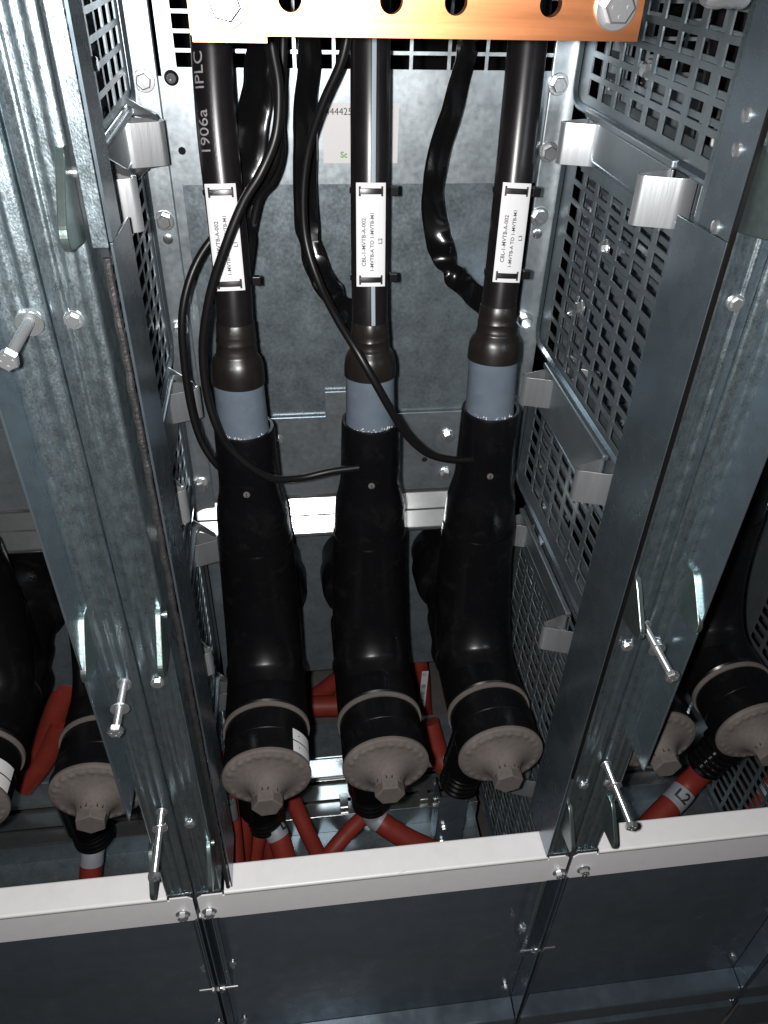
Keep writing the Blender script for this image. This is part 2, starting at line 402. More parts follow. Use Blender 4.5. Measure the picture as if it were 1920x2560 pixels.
def post(xs, s, label, outer):
    """xs seam, s=+1: the post lies on the +X side of the seam"""
    t = thing('cabinet_post', (xs+s*.016, .02, 0), label, 'post', 'galvanised front posts')
    a, b = xs + s*.0012, xs + s*.0300
    pr = bend([(a, .040), (a, .0015), (a+s*.0052, .0006), (a+s*.0085, .0000), (a+s*.0100, .0020), (a+s*.0135, .0020), (a+s*.0155, .0010), (b-s*.0080, .0012), (b-s*.0052, .0000), (b, .0006), (b, .050)], .0026, 5)
    zs = [.0025, 1.10]
    bm = extrude_prof(bmesh.new(), pr, lambda p, z: (p[0], p[1], z), *zs)
    # foot: small rounded return onto the sill
    link('post_face', bm, 'zinc_post', t, solid=.0014)
    pr = [(-.002, .0120), (.0002, .0062), (.0022, .0036), (.0070, .0022)]
    bm = extrude_prof(bmesh.new(), pr, lambda p, q: (q, p[0], p[1]), a+s*.001, b-s*.001); link('post_foot', bm, 'zinc_bright', t, solid=.001)
    for z in (.694, .3655, .1459):
        bm = hexbolt(bmesh.new(), (xs+s*.0137, .0004, z), (0, -1, 0), r=.0042, h=.0022, washer=True); link('nut', bm, 'bolt_steel', t, angle=25)
    return t
post(X0, -1, 'galvanised post of the left cubicle, left of the left seam', True)
post(X0, 1, 'galvanised post beside the black foam strip, right of the left seam', False)
post(X1, -1, 'galvanised post left of the right seam, next to the wide dark plate', False)
post(X1, 1, 'galvanised post of the right cubicle, right of the right seam', True)

def door_flange(x, y0, y1, z0, z1, s, label, low=None, upper=None, foam=True):
    t = thing('door_flange', (x, y0, z0), label, 'flange', 'smooth flange plates along the posts')
    pts = [(y0, z0), (y1, low if low is not None else z0), (y1, z1-.004), (y0, z1)]
    link('flange_plate', poly(bmesh.new(), pts, lambda p, q: (q, p[0], p[1]), x-.0009, x+.0009), 'zinc_flat', t, False, bevel=.0004)
    if upper:
        link('upper_flange', poly(bmesh.new(), [(y0, z1+.0006), (upper, z1+.0006), (upper, 1.1), (y0, 1.1)], lambda p, q: (q, p[0], p[1]), x-.0009, x+.0009), 'zinc_flat', t, False)
    return t
f = door_flange(.4170, -.0025, .0680, .004, .7345, -1, 'wide dark flange plate right of the perforated wall, with the black edge', upper=.038)
for z in (.8033, .7845, .7387): link('rivet', lathe(bmesh.new(), (.4162, .0145, z), (-1, 0, 0), [(0, .0046), (.0018, .0042), (.0028, .0022)], 18), 'bolt_steel', f)
link('edge_gap_shade', box(bmesh.new(), .4165, .4192, -.0052, -.0030, .168, 1.1), 'thin_sheath', f, False)  # black strip put in for the shade of the gap along the plate edge
f = door_flange(.0450, .0030, .0660, .004, .738, 1, 'flange plate with the rough foam strip, right of the left posts', upper=.036)
bm = bmesh.new()
pts = [Vector((.0425 + random.uniform(-.0004, .0004), -.0045 + random.uniform(-.0006, .0006), .02 + .008*k)) for k in range(90)]
tube(bm, pts, .0023, seg=8, n=2, prof=lambda s: 1 + .10*math.sin(s*900) + .06*math.sin(s*2111))
link('foam_strip', bm, 'foam', f)
link('edge_strip', box(bmesh.new(), .0362, .0452, -.0060, -.0045, .738, 1.1), 'zinc_post', f, False, bevel=.0006)
door_flange(.4745, -.0345, .0030, .2160, 1.1, 1, 'forward flange of the right cubicle with its pointed lower end', low=.2160)
door_flange(-.0285, -.0345, .0030, .2170, 1.1, -1, 'forward flange of the left cubicle with its pointed lower end', low=.2170)

latch(-.0275, .452, 'plate hook on the left edge of the left post, halfway up')
latch(.0300, .452, 'plate hook beside the foam strip, halfway up the left posts')
latch(.0300, .786, 'blurred plate hook near the top left, above the foam strip hooks')
latch(.4225, .452, 'plate hook on the edge of the wide dark plate, halfway up')
latch(.4725, .455, 'plate hook on the right cubicle post, right of the long bolt')
latch(.4235, .786, 'large blurred teal plate hook at the top right edge')
latch(.0310, .110, 'plate hook just above the sill at the foot of the left posts')
latch(-.0285, .108, 'plate hook behind the lowest long bolt, over the left white sill')
latch(.4245, .112, 'plate hook just above the sill at the foot of the right posts')
latch(.4740, .110, 'plate hook over the right white sill, beside a long bolt')
long_bolt(-.0078, .696, .056, .006, 'thick long bolt at the left edge, highest on the left post')
long_bolt(-.0112, .369, .050, .026, 'long bolt on the left post, below the plate hooks')
long_bolt(-.0085, .174, .068, .018, 'lowest long bolt of the left post, above the white sill')
long_bolt(.4462, .392, .060, .028, 'long bolt on the right post, below the plate hooks')
long_bolt(.4540, .182, .072, .026, 'lowest long bolt of the right post, above the white sill')

# ================================================================== white sills
def sill(dx, label, bx):
    t = thing('sill_rail', (.2235+dx, 0, -.03), label, 'sill', 'white painted sills across the cubicle fronts')
    xa, xb = X0+.0026+dx, X1-.0026+dx; na, nb = xa+.0290, xb-.0255
    pts = [(xa+.004, -.0580), (xa, -.0540), (xa, -.0085), (xa+.0055, -.0030), (na, -.0030), (na, -.0075), (na+.0022, -.0075), (na+.0022, -.0015),
           (nb-.0022, -.0015), (nb-.0022, -.0075), (nb, -.0075), (nb, -.0030), (xb-.0055, -.0030), (xb, -.0085), (xb, -.0540), (xb-.004, -.0580), (xb-.020, -.0580), (xb-.0215, -.0592), (xa+.0215, -.0592), (xa+.020, -.0580)]
    bm = poly(bmesh.new(), pts, lambda p, q: (p[0], q, p[1]), 0, .0018); link('sill_front', bm, 'paint', t, False, bevel=.0003)
    pr = bend([(-.0002, -.0050), (-.0002, -.0002), (.0335, 0), (.0345, -.0150)], .0022, 5)
    bm = extrude_prof(bmesh.new(), pr, lambda p, q: (q, p[0], p[1]), na+.0024, nb-.0024); link('sill_top', bm, 'paint', t, solid=.0014)
    for x in bx: bolt(t, (x, -.0002, -.0385), (0, -1, 0), r=.0062, h=.0065, marks=True)
    return t
sl = sill(0, 'white painted sill across the front of the central cubicle', (.0154, .4396))
sill(-U, 'white painted sill at the lower left, left of the seam', (-.43, -.0148))
sill(U, 'white painted sill at the right, beyond the right seam', (.4706, .88))
# fine scratch in the paint
def scratch(): 
    bm = bmesh.new(); tube(bm, [px(985, 2190, 1, -.0004), px(1000, 2183, 1, -.0004), px(1014, 2176, 1, -.0004)], .00012, seg=5, n=3); return link('paint_scratch', bm, 'print_grey', sl)
scratch()

# ================================================================== plinth below the sills
def plinth(dx, label, right=None):
    t = thing('plinth_panel', (.2235+dx, .033, -.3), label, 'plinth panel', 'dark steel plinth bays under the sills')
    xa, xb = X0+.0022+dx, right or X1-.0022+dx
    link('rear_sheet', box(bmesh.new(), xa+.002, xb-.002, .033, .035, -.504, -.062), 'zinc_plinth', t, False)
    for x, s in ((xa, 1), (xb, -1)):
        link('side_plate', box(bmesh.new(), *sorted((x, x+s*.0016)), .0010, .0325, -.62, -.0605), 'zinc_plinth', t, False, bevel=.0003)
        for z in (-.258, -.452):
            bolt(t, (x+s*.0170, .0325, z), (0, -1, 0), r=.0042, h=.005); 
        for z in (-.0640, -.273):
            bm = bmesh.new(); hexbolt(bm, (x+s*.0018, .0085, z), (s, 0, 0), r=.0042, h=.004)
            lathe(bm, (x+s*.002, .0085, z), (s, 0, 0), [(0, .0019), (.0215, .0019), (.0220, .0014)], 12)
            hexbolt(bm, (x-s*.0042, .0085, z), (s, 0, 0), r=.0042, h=.003, washer=False)
            link('stud', bm, 'bolt_steel', t, angle=25)
    pr = bend([(.0325, -.500), (.004, -.5045), (.0015, -.506), (.0015, -.545), (.010, -.549), (.010, -.553), (-.004, -.557), (-.004, -.66)], .0016, 3)
    link('bottom_rail', extrude_prof(bmesh.new(), pr, lambda p, q: (q, p[0], p[1]), xa+.003, xb-.003), 'zinc_plinth', t, solid=.0012)
    return t
plinth(0, 'dark smooth plinth bay below the central white sill')
plinth(-U, 'dark smooth plinth bay at the bottom left corner')
plinth(U, 'dark smooth plinth bay right of the right seam, under the right white sill', .8335)
plinth(.8360, 'plinth bay edge with a stud in the bottom right corner')

# ================================================================== T-connectors
EX = (.0950, .2238, .3525)
def elbow(x, label, lean=0, zt=.483, nph=0):
    x0 = x
    t = thing('elbow_connector', (x, .225, .155), label, 'connector', 'black rubber T connectors')
    bm = bmesh.new()
    # upright leg, open at the top
    lathe(bm, (x - lean*.14, .225, 0), (lean, 0, 1), [(.120, .0440), (.215, .0440), (.25, .0432), (.30, .0418), (.365, .0390), (.380, .0382), (.392, .0355), (.404, .0328), (.414, .0318), (.445, .0310), (zt-.002, .0300), (zt, .0293), (zt, .0266), (zt-.014, .0262)], 40, cap=False)
    link('upright_leg', bm, 'rubber', t)
    bm = bmesh.new()
    lathe(bm, (x, 0, .155), (0, 1, 0), [(.1050, .0400), (.1050, .0462), (.1075, .0478), (.1100, .0470), (.1120, .0470), (.150, .0466), (.1860, .0462), (.1875, .0472), (.1905, .0472), (.1920, .0455), (.262, .0452), (.264, .0415), (.335, .0400)], 48, cap=False)
    link('cross_body', bm, 'rubber', t)
    link('rear_bushing', lathe(bmesh.new(), (x+.0010, 0, .1680), (0, 1, 0), [(.300, .040), (.304, .0505), (.312, .0530), (.3475, .0545), (.350, .0535), (.352, .0500), (.384, .0500)], 48), 'rubber', t)
    bm = lathe(bmesh.new(), (x, .1860, .155), (0, 1, 0), [(0, .0460), (.0010, .0482), (.0024, .0484), (.0036, .0466)], 48, cap=False); link('mould_ridge', bm, 'rubber', t)
    bm = lathe(bmesh.new(), (x, .2255, .2360), (0, -.35, 1), [(0, .0425), (.0012, .0443), (.0026, .0443), (.0036, .0430)], 48, cap=False); link('shoulder_ridge', bm, 'rubber', t)
    bm = bmesh.new(); box(bm, x-.0004, x+.0004, .1835, .187, .21, .38); link('mould_seam', bm, 'rubber', t, False)
    link('grey_ring', lathe(bmesh.new(), (x, 0, .155), (0, 1, 0), [(.0985, .0440), (.0985, .0486), (.0995, .0490), (.1035, .0488), (.1045, .0440)], 56, cap=False), 'cap_plastic', t)
    link('end_plug', lathe(bmesh.new(), (x, 0, .155), (0, 1, 0), [(.0400, .0440), (.0440, .0462), (.0460, .0466), (.0700, .0464), (.0706, .0458), (.0712, .0464), (.1000, .0462)], 56, cap=False), 'rubber', t)
    # the grey cap: rim, scalloped border, shallow cone, nut
    def wob(q, r, i): return 1 + (.012*math.cos(i*math.pi*.5) if .036 < r < .046 else 0)
    pr = [(.0455, .0440), (.0445, .0474), (.0415, .0480), (.0395, .0474), (.0388, .0452)]
    bm = lathe(bmesh.new(), (x, 0, .155), (0, 1, 0), pr, 96, cap=False)
    # scallops: depth waves around the border
    d, u, v = frame((0, 1, 0)); rings = []
    for rr, y0, am in ((.0452, .0388, 0), (.0444, .0386, .0000), (.0428, .0380, .0018), (.0404, .0376, .0022), (.0386, .0372, .0004), (.0345, .0362, 0), (.0280, .0338, 0), (.0225, .0300, 0), (.0185, .0245, 0), (.0165, .0190, 0), (.0158, .0125, 0)):
        ring = []
        for i in range(96):
            a = 2*math.pi*i/96; w_ = (math.sin(a*12+.4)**2) * (.35 if abs(math.sin(a)) < .2 else 1)
            ring.append(bm.verts.new(Vector((x, y0 - am*w_, .155)) + (u*math.cos(a)+v*math.sin(a))*rr))
        rings.append(ring)
    for a, b in zip(rings, rings[1:]):
        for i in range(96): bm.faces.new((a[i], a[(i+1) % 96], b[(i+1) % 96], b[i]))
    link('end_cap', bm, 'cap_plastic', t, angle=60)
    bm = lathe(bmesh.new(), (x, 0, .155), (0, -1, 0), [(-.0160, .0166), (-.0050, .0162), (-.0038, .0153)], 6, nph); 
    nut = link('cap_nut', bm, 'cap_plastic', t, angle=25, bevel=.0006)
    for a in range(6):   # small moulded windows round the nut's foot
        an = a*math.pi/3 + math.pi/6 + nph
        c = Vector((x + math.cos(an)*.0152, .0165, .155 + math.sin(an)*.0152)); bm = bmesh.new()
        tg = Vector((-math.sin(an), 0, math.cos(an))); n_ = Vector((math.cos(an), 0, math.sin(an)))
        vs = [bm.verts.new(c + tg*q*.0036 + Vector((0, e, 0)) + n_*h) for q, e, h in ((-1, -.0012, .0000), (1, -.0012, .0000), (1, .0030, .0002), (-1, .0030, .0002))]
        bm.faces.new(vs); link('cap_notch', bm, 'shrink', nut, False, solid=.0016)
    link('bend', tube(bmesh.new(), [(x + lean*.18, .2250, .340), (x + lean*.10, .2240, .280), (x, .2120, .222), (x, .1830, .176), (x, .1450, .158), (x, .1150, .1550)], .0446, seg=40, n=8, prof=lambda q: .93 + .07*min(1, q*3)), 'rubber', t)
    # test point near the leg top
    z = {.0950: .4195, .2238: .4225, .3525: .4270}[x0]; x = x + lean*(z-.14); link('test_point', lathe(bmesh.new(), (x-.002, .225-.0318, z), (0, -1, .10), [(-.002, .0034), (.0008, .0034), (.0010, .003)], 20), 'cap_plastic', t)
    bm = bmesh.new(); box(bm, x-.0024, x-.0016, .1917, .1921, z-.0028, z+.0028); link('test_point_slot', bm, 'ink', t, False)
    return t
names = ('left', 'middle', 'right')
elb = [elbow(EX[0], 'left of the three central black T connectors, white stickers on its end plug', -.002, 0.4815, .06),
       elbow(EX[1], 'middle one of the three central black T connectors with grey end cap', -.004, 0.4835),
       elbow(EX[2], 'right one of the three central black T connectors, beside the perforated wall', -.015, 0.4915, .38)]
copy_tree(elb[2], (-.4345, 0, 0), label='black T connector with grey cap partly behind the left post')
copy_tree(elb[1], (-.4410, 0, 0), label='black T connector cut off by the left edge, with stickers')
copy_tree(elb[0], (.4375, 0, 0), label='black T connector with grey cap half hidden behind the right post')
copy_tree(elb[1], (.4325, 0, 0), label='black T connector with grey cap at the right edge')
def plug_sticker(ex, label, c1, c2, mats):
    t = thing('plug_sticker', (ex+.03, .06, .18), label, 'sticker', 'small stickers on the end plugs')
    for (y0, y1), a0, a1, mm, nm in (((.0455, .0585), c1, c2, mats[1], 'lower_sheet'), ((.0600, .0740), c1, c2, mats[0], 'upper_sheet')):
        bm = bmesh.new(); pr = []
        for k in range(9):
            a = a0 + (a1-a0)*k/8; pr.append((ex + math.cos(a)*.04685, .155 + math.sin(a)*.04685))
        extrude_prof(bm, pr, lambda p, q: (p[0], q, p[1]), y0, y1); link(nm, bm, mm, t, solid=.0003)
        a = a0 + (a1-a0)*.72; c = Vector((ex + math.cos(a)*.0470, (y0+y1)/2, .155 + math.sin(a)*.0470))
        link('dot', lathe(bmesh.new(), c, (math.cos(a), 0, math.sin(a)), [(0, .0008), (.0003, .0008)], 12), 'ink', t)
    return t
plug_sticker(EX[0], 'pair of white stickers on the left central end plug', math.radians(12), math.radians(50), ('label', 'label'))
plug_sticker(EX[1]-.441, 'cream and grey stickers on the end plug at the left edge', math.radians(8), math.radians(52), ('label', 'sticker'))

# ================================================================== main black cables with shrink collar and blue sleeve
def axis_pts(k):
    xs = ((.0944, .0932, .0946, .0957, .0932, .0950, .0955), (.2226, .2210, .2206, .2206, .2220, .2236, .2240), (.3474, .3440, .3436, .3480, .3528, .3578, .3610))[k]
    return [Vector((x, y, z)) for x, y, z in zip(xs, (.225, .225, .228, .2430, .2640, .2880, .315), (.455, .53, .575, .650, .745, .84, .96))]
AX = [axis_pts(k) for k in range(3)]
def axis_at(k, z):
    p = spline(AX[k], 24)
    for a, b in zip(p, p[1:]):
        if a.z <= z <= b.z: return a.lerp(b, (z-a.z)/(b.z-a.z)), (b-a).normalized()
    return p[-1], (p[-1]-p[-2]).normalized()
def power_cable(k, zt, zs, label):
    """zs: bottom of shrink collar, top of shrink collar"""
    t = thing('power_cable', (EX[k], .225, .455), label, 'power cable', 'black single core power cables')
    z0, z1 = zs; r = .0168
    link('sheath', tube(bmesh.new(), [p for p in AX[k] if p.z > .5], r, seg=32, n=16), 'sheath', t)
    link('blue_sleeve', lathe(bmesh.new(), AX[k][0], axis_at(k, z0)[0]-AX[k][0], [(zt-.471, .0256), (zt-.459, .0257), (zt-.454, .0250), (zt-.445, .0246), (z0-.466, .0240), (z0-.461, .0242), (z0-.452, .0234), (z0-.452, .020)], 48, cap=False, wob=lambda q, r, i: 1 + .006*math.sin(i*.8 + k*2 + q*260) + .004*math.sin(i*2.1 - q*420)), 'silicone', t)
    h = z1-z0; c, d = axis_at(k, z0)
    ph = random.uniform(0, 6)
    def wob(q, rr, i): return 1 + .014*math.sin(i*.9+ph) * (1 if q > h*.3 else .15) + .008*math.sin(q*700+i*.4)
    prof = [(-.0020, .0240), (-.0018, .0254), (h*.16, .0252), (h*.36, .0243), (h*.50, .0222), (h*.58, .0196), (h*.62, .0189), (h*.66, .0191), (h*.69, .0186), (h*.82, .0183), (h*.86, .0188), (h*.89, .0182), (h*1.0, .0180), (h*1.04, .0180), (h*1.08, .0176), (h*1.25, .0174), (h*1.27, .0168)]
    axp, axd = axis_at(k, z1)
    bm = lathe(bmesh.new(), c, (axp-c), prof, 40, cap=False, wob=wob); link('shrink_collar', bm, 'shrink', t)
    # grease line where the sleeve enters the connector
    bm = bmesh.new()
    for i in range(26):
        a = -math.pi/2 + random.uniform(-.9, .9); q = Vector((AX[k][0].x+math.cos(a)*.0256, .225+math.sin(a)*.0256, zt+random.uniform(-.001, .003)))
        bmesh.ops.create_icosphere(bm, subdivisions=1, radius=random.uniform(.0003, .0009), matrix=Matrix.Translation(q))
    o = link('grease', bm, 'sticker', t); o['kind'] = 'stuff'
    return t
pcs = [power_cable(0, .4815, (.5334, .5790), 'left black power cable with grey lettering on its jacket'),
       power_cable(1, .4835, (.5368, .5780), 'middle black power cable with a pale stripe down its jacket'),
       power_cable(2, .4915, (.5490, .5900), 'right black power cable, plain jacket, nearest the right wall')]
# pale stripe on the middle cable
def on_cable(k, z, ang, r):
    c, d = axis_at(k, z); u = Vector((1, 0, 0)); u = (u - d*u.dot(d)).normalized(); v = d.cross(u)
    return c + (u*math.cos(ang) + v*math.sin(ang))*r
bm = bmesh.new(); A, B = [], []
for i in range(60):
    z = .5850 + i*(.86-.5850)/59
    A.append(bm.verts.new(on_cable(1, z, math.radians(-91), .01695))); B.append(bm.verts.new(on_cable(1, z, math.radians(-79), .01695)))
for i in range(59): bm.faces.new((A[i], B[i], B[i+1], A[i+1]))
link('pale_stripe', bm, 'stripe', pcs[1], solid=.0002)
copy_tree(pcs[0], (.441, 0, 0), label='black power cable glimpsed through the holes of the right perforated wall, nearest it')
copy_tree(pcs[1], (.437, 0, 0), label='farther black power cable glimpsed through the right perforated wall')
copy_tree(pcs[2], (-.4345, 0, 0), label='black power cable in the left cubicle, just behind the left post')
copy_tree(pcs[1], (-.4410, 0, 0), label='black power cable in the left cubicle, farther left of its neighbour')
# jacket lettering on the left cable, reading upwards
def wrapfn(k, z0, a0, r):
    def fn(q, dz):      # q.x = distance along the cable, q.y = across it
        return on_cable(k, z0 + q.x, a0 - q.y/r, r + .00008 + dz)
    return fn
text(pcs[0], '1906a', .0135, (0, 0, 0), (1, 0, 0), (0, 1, 0), 'print_grey', wrap=wrapfn(0, .7270, math.radians(-110), .0169))
text(pcs[0], 'IPLC', .0135, (0, 0, 0), (1, 0, 0), (0, 1, 0), 'print_grey', wrap=wrapfn(0, .7730, math.radians(-114), .0169))

# ================================================================== white cable tags
def cable_tag(k, za, zb, dxa, label, lines):
    """tag plate hangs on the cable's front between heights zb (top) and za"""
    ca, d = axis_at(k, za); cb, _ = axis_at(k, zb)
    t = thing('cable_tag', (ca+cb)/2, label, 'cable tag', 'white tags tied to the power cables')
    up = (cb-ca).normalized(); right = Vector((1, 0, 0)); right = (right - up*right.dot(up)).normalized(); out = right.cross(up)   # towards the viewer
    L = (cb-ca).length; W = .0128
    def at(a, b, h=0):       # a across, b along, h proud; plate is slightly curved
        return ca + right*(a+dxa) + up*b + out*(.0186 + h - 9*a*a)
    n = 8; us = [-W + 2*W*i/n for i in range(n+1)]
    bm = bmesh.new(); sheet(bm, us, [0, L], lambda i, j: False, lambda u, v: at(u, v)); link('plate', bm, 'label', t, solid=.0008)
    for b in (.0058, L-.0068):
        bm = bmesh.new()
        pts = [at(-W*.74 + 2*W*.74*i/10, b, .0010) for i in range(11)]
        tube(bm, pts, .002, seg=8, n=2, flat=(.0024, .0006, out)); link('tie_band', bm, 'sheath', t)
        for s in (-1, 1):
            bm = bmesh.new(); tube(bm, [at(s*W*.76, b-.0040, .0006), at(s*W*.76, b, .0006), at(s*W*.76, b+.0040, .0006)], .0009, seg=8, n=3); link('slot', bm, 'ink', t)
        cc, dd = axis_at(k, (ca+up*b).z)
        bm = lathe(bmesh.new(), cc, dd, [(-.0024, .0169), (-.0024, .0178), (.0024, .0178), (.0024, .0169)], 32, cap=False); link('tie_loop', bm, 'sheath', t)
        bm = bmesh.new(); q = cc + right*.0215 + out*.002
        box(bm, q.x-.0035, q.x+.0040, q.y-.0030, q.y+.0030, q.z-.0042, q.z+.0040); link('tie_head', bm, 'thin_sheath', t, False, bevel=.0008)
    for s, size, a, b in lines:
        p0 = at(a, b, 0)
        bmfn = (lambda a0, b0: (lambda q, dz: at(a0 - q.y, b0 + q.x, .0005 + dz)))(a, b)
        text(t, s, size, (0, 0, 0), (1, 0, 0), (0, 1, 0), 'ink', wrap=bmfn, bold=.00006)
    return t
for k, (za, zb, dxa) in enumerate(((.6205, .7060, -.0010), (.6215, .7060, -.0008), (.6225, .7050, -.0010))):
    L = zb-za
    cable_tag(k, za, zb, dxa, ('white tag on the left power cable, crossed by a thin black cable, reads L1', 'white tag on the middle power cable, reads L2', 'white tag on the right power cable, reads L3')[k],
              [('CBL-1-MVTB-A-002', .0049, -.0048, .0175), ('1-MVTB-A TO 1-MVTB-M1', .0044, .0024, .0130), ('L%d' % (k+1), .0050, .0100, .0365)])

# ================================================================== flat black sleeved braids
def braid(label, pts, w, tks, kinks=(), tw=(0, 0)):
    """flat ribbon in a creased film sleeve; kinks = (place, width change, twist)"""
    t = thing('sleeved_braid', pts[0], label, 'cable', 'braids in black film sleeves')
    p = spline(pts, 9); N = len(p); bm = bmesh.new(); rings = []; ph = random.uniform(0, 6)
    for i, q in enumerate(p):
        sn = i/(N-1); d = (p[min(i+1, N-1)]-p[max(i-1, 0)]).normalized()
        v = Vector((0, -1, .15)); v = (v - d*v.dot(d)).normalized(); u = v.cross(d)
        k = 1; a = tw[0]*(1-sn) + tw[1]*sn
        for c, dw, dt in kinks:
            g = math.exp(-((sn-c)/.022)**2); k += dw*g; a += dt*math.exp(-((sn-c)/.05)**2)
        u, v = u*math.cos(a) + v*math.sin(a), v*math.cos(a) - u*math.sin(a)
        cr = sum(math.exp(-((sn-c)/.05)**2) for c, dw, dt in kinks if c > .45)
        q = q + v*.0010*math.sin(i*.55+ph)
        sec = ((-1, 0), (-.86, .62), (-.3, .85+.35*cr*math.sin(i*.8+ph)), (.25, .85-.3*cr*math.sin(i*.9)), (.84, .6), (1, 0), (.84, -.62), (0, -.9), (-.84, -.62))
        rings.append([bm.verts.new(q + u*w*k*x + v*tks*y) for x, y in sec])
    for a, b in zip(rings, rings[1:]):
        for m in range(9): bm.faces.new((a[m], a[(m+1) % 9], b[(m+1) % 9], b[m]))
    bm.faces.new(rings[0]); bm.faces.new(rings[-1])
    link('film_sleeve', bm, 'sleeve_film', t, angle=42)
    return t
braid('wide black sleeved braid directly right of the left power cable', [pd(590, 40, 1, .315), pd(568, 110, 1, .315), pd(552, 210, 1, .315), pd(540, 300, 1, .31), pd(528, 400, 1, .30), pd(518, 500, 1, .285), pd(502, 590, 1, .26), pd(497, 660, 1, .245)], .0175, .0045, ((.25, -.06, .1), (.55, -.08, -.2), (.7, -.15, .1)), (.75, .2))
braid('black sleeved braid bending down behind the middle power cable', [pd(672, 40, 1, .33), pd(668, 130, 1, .33), pd(660, 250, 1, .33), pd(660, 390, 1, .325), pd(665, 500, 1, .32), pd(690, 590, 1, .305), pd(728, 645, 1, .285), pd(765, 690, 1, .255), pd(785, 730, 1, .24)], .0125, .0045, ((.12, .08, 0), (.3, -.05, .15), (.53, -.15, .5), (.66, .12, -.5), (.78, -.2, .5), (.88, .15, -.4)), (-.75, .3))
braid('black sleeved braid hanging in an arc left of the right power cable', [pd(1020, 40, 1, .34), pd(1008, 110, 1, .34), pd(988, 200, 1, .34), pd(955, 310, 1, .335), pd(935, 410, 1, .33), pd(945, 510, 1, .325), pd(972, 580, 1, .315), pd(1005, 620, 1, .30), pd(1045, 655, 1, .275)], .0125, .0042, ((.12, .12, 0), (.3, -.05, .1), (.5, -.06, -.1), (.66, .16, .5), (.75, -.28, -.5), (.86, .15, .5)), (-.75, .35))

# ================================================================== thin black cables
def thin(label, pts, r=.0038):
    t = thing('thin_cable', pts[0], label, 'cable', 'thin black control cables')
    link('jacket', tube(bmesh.new(), pts, r, seg=14, n=12), 'thin_sheath', t); return t
thin('thin black cable crossing the left tag and the left T connector to the middle one',
     [pd(583, 20, 1, .20), pd(588, 100, 1, .20), pd(602, 190, 1, .20), pd(596, 290, 1, .197), pd(565, 370, 1, .19), pd(524, 440, 1, .187), pd(484, 540, 1, .183), pd(453, 640, 1, .183), pd(438, 750, 1, .183), pd(447, 850, 1, .180), pd(468, 920, 1, .176), pd(494, 965, 1, .176), pd(540, 1008, 1, .176), pd(590, 1034, 1, .180), pd(650, 1032, 1, .190), pd(715, 1018, 1, .195), pd(775, 1010, 1, .198)])
thin('thin black cable bowing left of the left power cable', [pd(560, 20, 1, .245), pd(590, 140, 1, .245), pd(601, 250, 1, .245), pd(592, 350, 1, .245), pd(555, 410, 1, .262), pd(510, 470, 1, .268), pd(455, 520, 1, .262), pd(415, 590, 1, .25), pd(394, 680, 1, .24), pd(398, 780, 1, .235), pd(413, 880, 1, .23), pd(434, 950, 1, .225), pd(465, 1000, 1, .222), pd(500, 1030, 1, .23)], .0038)
thin('thin black cable looping across the middle blue sleeve to the right T connector',
     [pd(760, 20, 1, .25), pd(738, 130, 1, .25), pd(697, 225, 1, .255), pd(667, 320, 1, .26), pd(655, 420, 1, .26), pd(661, 520, 1, .255), pd(689, 610, 1, .24), pd(729, 690, 1, .215), pd(775, 765, 1, .192), pd(812, 830, 1, .183), pd(846, 890, 1, .182), pd(880, 942, 1, .185), pd(925, 980, 1, .19), pd(975, 993, 1, .197), pd(1020, 993, 1, .203)])
thin('thin black cable hanging close beside the wide left braid', [pd(612, 20, 1, .27), pd(610, 140, 1, .27), pd(604, 250, 1, .27), pd(607, 330, 1, .272), pd(590, 390, 1, .278), pd(560, 430, 1, .285), pd(540, 520, 1, .285)], .0040)

# ================================================================== copper bar
t = thing('copper_bar', (.224, .03, .86), 'orange copper busbar with bolts and holes across the top', 'busbar')
CB0 = .8378
holes = [pd(626, -3, 1, .027), pd(846, -3, 1, .027), pd(986, -3, 1, .027), pd(1192, -3, 1, .027)]
def bar_with_holes():
    """flat bar with round holes: strips between holes, each hole ringed by quads"""
    bm = bmesh.new(); za, zb = CB0, .905; xa, xb = .1000, .3452; y0, y1 = .027, .034; r = .0062; hw = .012
    zc = holes[0].z
    xs = sorted(h.x for h in holes); prev = xa
    def slab(a, b): 
        if b > a: box(bm, a, b, y0, y1, za, zb)
    for h in xs:
        slab(prev, h-hw); prev = h+hw
        N = 32; zmid = max(zc, za+hw)
        sq, ci = [], []
        for i in range(N):
            a = 2*math.pi*i/N; c, s_ = math.cos(a), math.sin(a)
            m_ = max(abs(c), abs(s_)); sx, sz = c/m_*hw, s_/m_
            z = zmid + (sz*(zmid-za) if sz < 0 else sz*(zb-zmid))
            sq.append((h+sx, z)); ci.append((h+c*r, zc+s_*r))
        for Y, flip in ((y0, False), (y1, True)):
            P = [bm.verts.new((p[0], Y, p[1])) for p in sq]; Q = [bm.verts.new((p[0], Y, p[1])) for p in ci]
            for i in range(N): bm.faces.new((P[i], P[(i+1) % N], Q[(i+1) % N], Q[i]))
            if not flip: P0, Q0 = P, Q
        for i in range(N):
            bm.faces.new((Q0[i], Q0[(i+1) % N], Q[(i+1) % N], Q[i])); bm.faces.new((P0[i], P0[(i+1) % N], P[(i+1) % N], P[i]))
    slab(prev, xb); return bm
link('bar', bar_with_holes(), 'copper', t, False)
link('lap_plate', box(bmesh.new(), .1008, .1395, .0258, .0268, CB0-.0030, .905), 'copper', t, False)
for p_, y in ((pd(486, 6, 1, .0256), .0256), (pd(1330, 14, 1, .0268), .0268)):
    bolt(t, (p_.x, y, p_.z), (0, -1, 0), r=.0085, h=.0075, marks=True)

